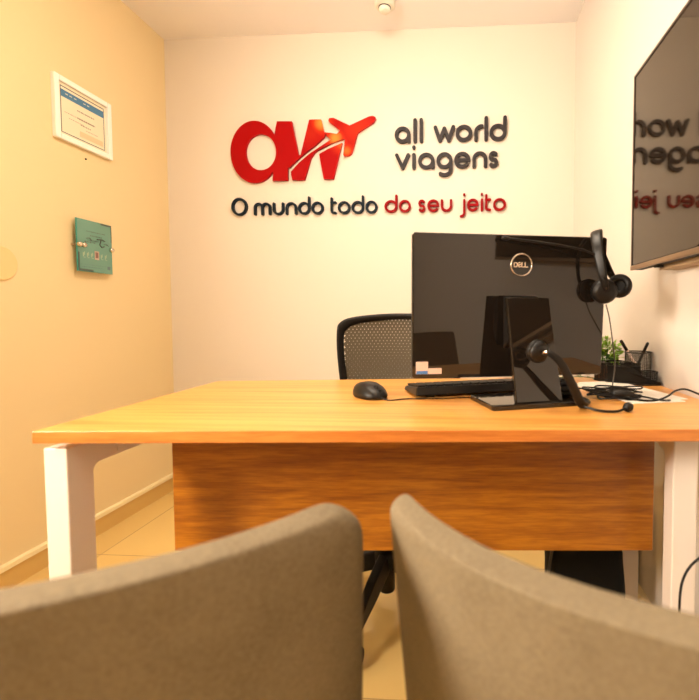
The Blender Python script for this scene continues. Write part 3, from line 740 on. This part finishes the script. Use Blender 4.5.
# ------------------------------------------------------------------ headset hanging on the monitor corner
def headset(name, label, near, ntr, farc, ftr, bandpts, boom, cable, loc, cs=1, bw=1, slm=None, mic=1):
    t = thing(name, label, 'headset', loc); L = Vector(loc)
    def rel(p): return Vector(p)-L
    for c, dr in ((near, ntr), (farc, ftr)):
        T = align(rel(c), dr)
        bm = bmesh.new(); lathe(bm, [(0, -.016*cs), (.020*cs, -.016*cs), (.029*cs, -.011*cs), (.032*cs, -.003*cs), (.032*cs, .003*cs)], 28, T); cup = done(bm, 'ear_cup', M_black, t, True)
        bm = bmesh.new(); ring(bm, (0, 0, .010*cs), .0235*cs, .0095*cs, 'Z', 28, 10, T); done(bm, 'ear_pad', M_foam, cup, True)
        bm = bmesh.new(); lathe(bm, [(0, .0032*cs), (.02*cs, .0032*cs), (.02*cs, .006*cs), (0, .0065*cs)], 20, T); done(bm, 'speaker_cloth', M_blackmatte, cup)
    sp = spline([rel(p) for p in bandpts], 10)
    bm = bmesh.new()
    # band: flat strap section along the arch
    nrm_prev = None; prev = None; n_ = len(sp)
    axis = (sp[-1]-sp[0]).cross(sp[n_//2]-sp[0]).normalized()
    for i, p in enumerate(sp):
        tt = (sp[min(i+1, n_-1)]-sp[max(i-1, 0)]).normalized(); o_ = tt.cross(axis).normalized()
        f = math.sin(PI*i/(n_-1)); wd = (.004+.009*f**.6)*bw; th = .0018+.0035*max(0, f-.6)/.4
        cur = [bm.verts.new(p+axis*wd*a_+o_*th*b_) for a_, b_ in ((-1, -.6), (-.6, -1), (.6, -1), (1, -.6), (1, .6), (.6, 1), (-.6, 1), (-1, .6))]
        if prev:
            for k in range(8): bm.faces.new((prev[k], prev[(k+1) % 8], cur[(k+1) % 8], cur[k]))
        else: bm.faces.new(cur[::-1])
        prev = cur
    bm.faces.new(prev); hb = done(bm, 'headband', M_black, t, True)
    m0, m1 = int(n_*.40), int(n_*.60)
    bm = bmesh.new(); 
    tube(bm, [sp[i]-axis.cross((sp[i+1]-sp[i-1]).normalized())*.004 for i in range(m0, m1)], .0052, 8); done(bm, 'band_cushion', M_foam, hb, True)
    for e in (sp[2:9], sp[-9:-2]):
        bm = bmesh.new(); tube(bm, e, .0042, 8); done(bm, 'slider', slm or M_black, hb, True)
    if boom:
        bs = spline([rel(p) for p in boom], 8)
        bm = bmesh.new(); tube(bm, bs, .0028, 8); b_ = done(bm, 'microphone_boom', M_black, t, True)
        d_ = (bs[-1]-bs[-3]).normalized(); bm = bmesh.new()
        lathe(bm, [(0, -.010), (.006*mic, -.009), (.0098*mic, -.002), (.0098*mic, .004), (.006*mic, .010), (0, .011)], 16, align(bs[-1], d_)); done(bm, 'microphone', M_foam, b_, True)
    for c_, m_, rr in cable:
        bm = bmesh.new(); tube(bm, [rel(p) for p in spline(c_, 10)], rr, 6); done(bm, 'cable', m_, t, True)
    return t
headset('headset', 'black headset hanging over the top right corner of the monitor',
        (.337, 1.108, 1.005), (.1, .95, .2), (.400, 1.190, 1.022), (-.35, -.9, .1),
        [(.337, 1.092, 1.005), (.325, 1.084, 1.045), (.316, 1.090, 1.10), (.318, 1.112, 1.135), (.326, 1.140, 1.152), (.336, 1.175, 1.150), (.352, 1.205, 1.118), (.378, 1.215, 1.07), (.403, 1.207, 1.022)],
        [(.318, 1.096, 1.088), (.28, 1.085, 1.101), (.22, 1.075, 1.112), (.15, 1.066, 1.121), (.098, 1.060, 1.127)],
        [([(.340, 1.104, .974), (.352, 1.115, .94), (.372, 1.15, .88), (.388, 1.18, .82), (.393, 1.21, .765), (.385, 1.19, .7525), (.36, 1.14, .7525)], M_greycable, .0016)],
        (.337, 1.108, DESK), cs=.93, bw=1.1, mic=.55)

# headset lying on the desk, one cup leaning on the monitor neck
headset('headset', 'black headset lying on the desk against the monitor neck',
        (.156, .950, .872), (-.45, .75, .25), (.243, 1.065, .775), (-.3, -.2, .93),
        [(.162, .938, .872), (.174, .929, .871), (.197, .928, .852), (.214, .935, .822), (.230, .945, .792), (.246, .955, .764), (.262, .975, .757), (.270, 1.005, .757), (.262, 1.04, .760), (.246, 1.062, .764)],
        [(.250, .950, .758), (.275, .93, .754), (.31, .925, .754), (.336, .938, .760)],
        [([(.252, 1.06, .757), (.25, 1.10, .753), (.265, 1.16, .753), (.30, 1.19, .757), (.345, 1.15, .757), (.355, 1.09, .757)], M_rubber, .002)],
        (.25, .96, DESK), cs=.75, bw=.75, slm=M_metal)

# ------------------------------------------------------------------ bundle of cable with inline controller and lead to the wall
cb = thing('cable_bundle', 'coiled black cable with inline controller lying on the white papers', 'cable', (.38, 1.08, DESK))
def relc(p): return Vector(p)-Vector((.38, 1.08, DESK))
bm = bmesh.new()
for k in range(8):
    a0 = random.uniform(0, 6); pts = []
    for i in range(11):
        a = a0+2*PI*i/10; pts.append(relc((.355+.040*cos(a)*(1+.06*k)+.022*sin(k*2), 1.075+.019*sin(a)+.006*k, .755+.0025*k+.002*sin(3*a+k))))
    tube(bm, spline(pts, 5), .0021, 6)
done(bm, 'coil', M_rubber, cb, True)
bm = bmesh.new(); tube(bm, [relc(p) for p in spline([(.345, 1.075, .764), (.365, 1.065, .766), (.40, 1.055, .762)], 6)], [.005]*2+[.009]*9+[.005]*2, 8); done(bm, 'inline_controller', M_black, cb, True)
bm = bmesh.new(); tube(bm, [relc(p) for p in spline([(.375, 1.065, .757), (.41, 1.045, .754), (.445, 1.055, .754), (.475, 1.075, .759), (.505, 1.10, .768), (.532, 1.11, .770), (.552, 1.08, .762)], 10)], .0024, 8); done(bm, 'lead', M_rubber, cb, True)
bm = bmesh.new(); tube(bm, [relc(p) for p in spline([(.40, 1.10, .757), (.425, 1.08, .756), (.45, 1.045, .755), (.47, 1.05, .754)], 8)], .002, 6); done(bm, 'lead', M_rubber, cb, True)

# ------------------------------------------------------------------ papers
def sheet(loc, ang, w_, l_, z, label):
    bm = bmesh.new(); box(bm, (-w_/2, -l_/2, 0), (w_/2, l_/2, .0012)); o = done(bm, 'paper_sheet', M_paper)
    o.location = (loc[0], loc[1], z); o.rotation_euler = (0, 0, ang); return prop(o, label, 'paper', 'papers beside the organiser')
sheet((.405, 1.185), .245, .135, .30, DESK+.0001, 'white paper sheet under the coiled cable, lower of two')
sheet((.428, 1.205), .235, .125, .29, DESK+.0016, 'white paper sheet on top nearest the mesh organiser')

# ------------------------------------------------------------------ wire organiser
og = thing('desk_organizer', 'black wire mesh desk organiser with a pen cup against the right wall', 'desk organiser', (.481, 1.362, DESK))
def lattice_cyl(bm, c, r, h, n, m_):
    for i in range(n):
        a = 2*PI*i/n; tube(bm, [(c[0]+r*cos(a), c[1]+r*sin(a), c[2]), (c[0]+r*cos(a), c[1]+r*sin(a), c[2]+h)], .0006, 4, False)
    for k in range(m_+1): ring(bm, (c[0], c[1], c[2]+h*k/m_), r, .0006, 'Z', n, 4)
cup_c = (.038, .012, .004)
bm = bmesh.new(); lattice_cyl(bm, cup_c, .036, .084, 40, 20); cpb = done(bm, 'pen_cup', M_darkmetal, og)
bm = bmesh.new(); ring(bm, (cup_c[0], cup_c[1], .088), .0365, .0019, 'Z', 36, 8); ring(bm, (cup_c[0], cup_c[1], .006), .0365, .0015, 'Z', 36, 8); done(bm, 'rim', M_black, cpb, True)
bm = bmesh.new(); lattice_cyl(bm, (.046, -.050, .004), .0215, .033, 26, 8); cq = done(bm, 'clip_cup', M_darkmetal, og)
bm = bmesh.new(); ring(bm, (.046, -.050, .037), .022, .0018, 'Z', 30, 8); done(bm, 'rim', M_black, cq, True)
# long compartment: mesh walls
def lattice_wall(bm, a, b, z0, z1a, z1b, st=.0042):
    a = Vector(a); b = Vector(b); L = (b-a).length; n_ = max(2, int(L/st))
    for i in range(n_+1):
        p = a+(b-a)*i/n_; z1 = z1a+(z1b-z1a)*i/n_; tube(bm, [(p.x, p.y, z0), (p.x, p.y, z1)], .0008, 4, False)
    k = 0
    while z0+k*st < max(z1a, z1b):
        z = z0+k*st; f0, f1 = 0, 1
        if z1a != z1b:
            f = (z-z1a)/(z1b-z1a)
            if 0 < f < 1:
                if z1b > z1a: f0 = f
                else: f1 = f
        p = a+(b-a)*f0; q = a+(b-a)*f1; tube(bm, [(p.x, p.y, z), (q.x, q.y, z)], .0008, 4, False); k += 1
P1, P2, P3, P4 = (-.085, .005), (.020, -.050), (.052, -.078), (-.055, -.030)
bm = bmesh.new()
q = [(-.082, .035), (.0, .055), (.022, -.050), (-.062, -.025)]
for i in range(4): lattice_wall(bm, q[i], q[(i+1) % 4], .003, .058, .058, .0036)
cc = done(bm, 'long_compartment', M_darkmetal, og)
bm = bmesh.new(); tube(bm, [(p[0], p[1], .058) for p in q+[q[0]]], .0017, 8); tube(bm, [(p[0], p[1], .048) for p in q[::-1]], .001, 6); done(bm, 'rim', M_black, cc, True)
bm = bmesh.new(); prism(bm, [(-.084, .037), (.0, .058), (.074, .050), (.072, -.072), (.026, -.078), (-.064, -.028)], 0, .004)
# solid front apron that slopes down to the corner
v = [Vector((-.064, -.029, .0041)), Vector((.068, -.078, .0041)), Vector((.068, -.078, .010)), (Vector((.030, -.066, .022))), Vector((.0, -.052, .048)), Vector((-.062, -.029, .052))]
f1 = [bm.verts.new(p) for p in v]; f2 = [bm.verts.new(p+Vector((.0008, .0022, 0))) for p in v]
bm.faces.new(f1); bm.faces.new(f2[::-1])
for i in range(6): bm.faces.new((f1[i], f2[i], f2[(i+1) % 6], f1[(i+1) % 6]))
done(bm, 'tray', M_black, og)
# pens
def pen(a, b, r, mcol, mtip, label):
    a = Vector(a); b = Vector(b); t = thing('pen', label, 'pen', tuple(a), 0, 'pens in the mesh cup')
    d_ = b-a; L = d_.length; T = align((0, 0, 0), d_)
    bm = bmesh.new(); lathe(bm, [(r*.3, 0), (r*.9, .008), (r, .012), (r, L*.72)], 12, T); done(bm, 'barrel', mcol, t, True)
    bm = bmesh.new(); lathe(bm, [(r*1.1, L*.72+.0003), (r*1.15, L-.004), (r*.8, L)], 12, T); done(bm, 'cap', mtip, t, True)
    return t
cx_, cy_ = .481+cup_c[0], 1.362+cup_c[1]
pen((cx_+.012, cy_-.018, DESK+.010), (cx_-.049, cy_+.008, DESK+.123), .0042, M_label, M_black, 'pale pen with dark cap leaning left in the mesh cup')
pen((cx_-.024, cy_-.012, DESK+.010), (cx_+.030, cy_+.004, DESK+.116), .0040, M_black, M_black, 'black pen leaning right in the mesh cup')

# ------------------------------------------------------------------ potted plant behind the organiser
pt = thing('potted_plant', 'small bushy green plant with cream flowers behind the mesh organiser', 'plant', (.442, 1.452, DESK))
bm = bmesh.new(); lathe(bm, [(.022, .0), (.026, .004), (.031, .036), (.028, .036), (.024, .030), (0, .030)], 24); done(bm, 'pot', M_terracotta, pt, True)
def leafset(bm, n_, cen, rad, size, zsq=1):
    for _ in range(n_):
        th = random.uniform(0, 2*PI); ph = math.acos(random.uniform(-.6, 1)); rr = rad*random.uniform(.55, 1)
        c = Vector(cen)+Vector((rr*sin(ph)*cos(th), rr*sin(ph)*sin(th), rr*cos(ph)*zsq))
        d = (c-Vector(cen)).normalized()+Vector((random.uniform(-.6, .6), random.uniform(-.6, .6), random.uniform(-.3, .7))); d.normalize()
        s_ = d.cross(Vector((random.uniform(-1, 1), random.uniform(-1, 1), random.uniform(-1, 1)))).normalized(); L = size*random.uniform(.7, 1.3); n2 = d.cross(s_)
        a = bm.verts.new(c); b = bm.verts.new(c+d*L*.5+s_*L*.28+n2*L*.08); e = bm.verts.new(c+d*L); f = bm.verts.new(c+d*L*.5-s_*L*.28+n2*L*.08); m_ = bm.verts.new(c+d*L*.5)
        bm.faces.new((a, b, m_)); bm.faces.new((b, e, m_)); bm.faces.new((e, f, m_)); bm.faces.new((f, a, m_))
bm = bmesh.new(); leafset(bm, 230, (0.002, 0, .078), .046, .018, 1.0); done(bm, 'foliage', M_leaf, pt)
bm = bmesh.new(); leafset(bm, 120, (-.010, -.004, .055), .036, .018, .7); done(bm, 'foliage', M_leafdark, pt)
bm = bmesh.new()
for (fx, fy_, fz_) in ((-.016, -.022, .113), (-.002, -.018, .118), (-.022, -.010, .122), (.008, -.026, .105), (.012, -.014, .122)):
    for k in range(6):
        a = 2*PI*k/6; c = Vector((fx, fy_, fz_)); d = Vector((cos(a), -.5, sin(a))).normalized()*.0075; s_ = Vector((-sin(a), 0, cos(a)))*.003
        vv = [bm.verts.new(c), bm.verts.new(c+d*.6+s_), bm.verts.new(c+d), bm.verts.new(c+d*.6-s_)]; bm.faces.new(vv)
done(bm, 'flowers', M_petal, pt)
bm = bmesh.new()
for k in range(9):
    a = k*.7; tube(bm, [(.01*cos(a), .01*sin(a), .03), (.025*cos(a), .025*sin(a), .09)], .001, 5)
done(bm, 'stems', M_leafdark, pt)

# low trailing leaves at the foot of the monitor
lt = thing('trailing_sprig', 'low sprig of green and rust leaves on the desk under the monitor', 'plant', (.32, 1.40, DESK))
bm = bmesh.new(); tube(bm, spline([(.085, .0, .004), (.04, .01, .008), (-.02, .0, .006), (-.09, .005, .006)], 6), .0015, 6); done(bm, 'stem', M_leafdark, lt)
for mm_, n_, x0_, x1_ in ((M_leafdark, 40, -.02, .08), (M_terracotta, 22, -.10, .05)):
    bm = bmesh.new()
    for _ in range(n_):
        c = Vector((random.uniform(x0_, x1_), random.uniform(-.015, .02), random.uniform(.004, .016))); d = Vector((random.uniform(-1, 1), random.uniform(-1, .3), random.uniform(-.1, .5))).normalized(); L = random.uniform(.012, .022)
        s_ = d.cross(Vector((0, 0, 1))).normalized()
        vv = [bm.verts.new(c), bm.verts.new(c+d*L*.5+s_*L*.2), bm.verts.new(c+d*L), bm.verts.new(c+d*L*.5-s_*L*.2)]; bm.faces.new(vv)
    done(bm, 'leaves', mm_, lt)

# ------------------------------------------------------------------ backpack below the desk
bp_ = thing('backpack', 'black nylon backpack standing on the floor under the right of the desk', 'bag', (.340, 1.275, 0), .05)
bm = bmesh.new(); n = 26; rows = []
for j in range(13):
    f = j/12; z = .36*f; w_ = .105*(1-.10*abs(f-.45)**1.2)*(1 if f < .85 else 1-.9*(f-.85)**.9*1.2); d_ = .085*(1-.25*f)*(1 if f < .9 else .8)
    w_ *= (.93+.07*min(1, f*8)); row = []
    for i in range(n):
        a = 2*PI*i/n; cx = abs(cos(a))**.55*(1 if cos(a) > 0 else -1); sy = abs(sin(a))**.6*(1 if sin(a) > 0 else -1)
        rr = 1+random.uniform(-.018, .018)+.02*sin(7*a+9*f)
        row.append(bm.verts.new((w_*cx*rr, d_*sy*rr, z+.004*sin(5*a)*(0 if j == 0 else 1))))
    rows.append(row)
for r0, r1 in zip(rows, rows[1:]):
    for i in range(n): bm.faces.new((r0[i], r0[(i+1) % n], r1[(i+1) % n], r1[i]))
bm.faces.new(rows[0][::-1]); bm.faces.new(rows[-1]); done(bm, 'body', M_fabricblack, bp_, True)
bm = bmesh.new()
pp = []
for j in range(7):
    f = j/6; z = .05+.14*f; hwp = .075*(1-.15*abs(f-.5)); row = []
    for i in range(9):
        u = -1+i/4; row.append((u*hwp, -.083-.022*(1-u**4)*(1-(2*f-1)**4)+.012*f, z))
    pp.append([bm.verts.new(p) for p in row])
for r0, r1 in zip(pp, pp[1:]):
    for i in range(8): bm.faces.new((r0[i], r0[i+1], r1[i+1], r1[i]))
done(bm, 'front_pocket', M_fabricblack, bp_, True)
bm = bmesh.new(); tube(bm, spline([(-.098, -.05, .33), (-.115, -.06, .22), (-.110, -.065, .12), (-.095, -.065, .05)], 8), .004, 6); o = done(bm, 'strap', mat('grey_webbing', (.05, .045, .035), .7), bp_, True)
bm = bmesh.new(); box(bm, (-.118, -.073, .17), (-.102, -.063, .20)); done(bm, 'buckle', M_black, o)
bm = bmesh.new(); tube(bm, spline([(-.03, 0, .355), (-.025, 0, .385), (0, 0, .392), (.025, 0, .385), (.03, 0, .355)], 8), .005, 8); done(bm, 'grab_handle', M_fabricblack, bp_, True)

# ------------------------------------------------------------------ small open cabinet below the desk by the right wall
cbn = thing('open_cabinet', 'narrow cream open-fronted cabinet on the floor by the right wall under the desk', 'cabinet', (.526, 1.56, 0))
M_cab = mat('cream_laminate', (.62, .50, .36), .5); M_cabin = mat('olive_lining', (.10, .08, .035), .7)
bm = bmesh.new()
box(bm, (-.022, -.12, 0), (-.012, .15, .32)); box(bm, (.012, -.12, 0), (.018, .15, .32)); box(bm, (-.0118, -.12, .30), (.0118, .15, .32)); box(bm, (-.0118, -.12, 0), (.0118, .15, .03))
done(bm, 'carcass', M_cab, cbn, bevel=.001)
bm = bmesh.new(); box(bm, (-.0117, .14, .0302), (.0117, .1498, .2998)); done(bm, 'back_panel', M_cabin, cbn)
bm = bmesh.new(); box(bm, (-.0117, -.115, .16), (.0117, .1398, .17)); done(bm, 'shelf', M_cab, cbn)

# ------------------------------------------------------------------ cable hanging down by the right desk leg
bm = bmesh.new()
tube(bm, spline([(.551, .78, .60), (.52, .80, .575), (.47, .83, .53), (.430, .845, .492), (.408, .845, .455), (.403, .845, .40), (.407, .845, .33), (.40, .84, .20), (.41, .835, .06), (.43, .82, .004), (.50, .80, .004), (.55, .78, .004)], 8), .0023, 8)
o = done(bm, 'power_cable', M_rubber, None, True); prop(o, 'black power cable hanging down beside the right desk leg', 'cable')
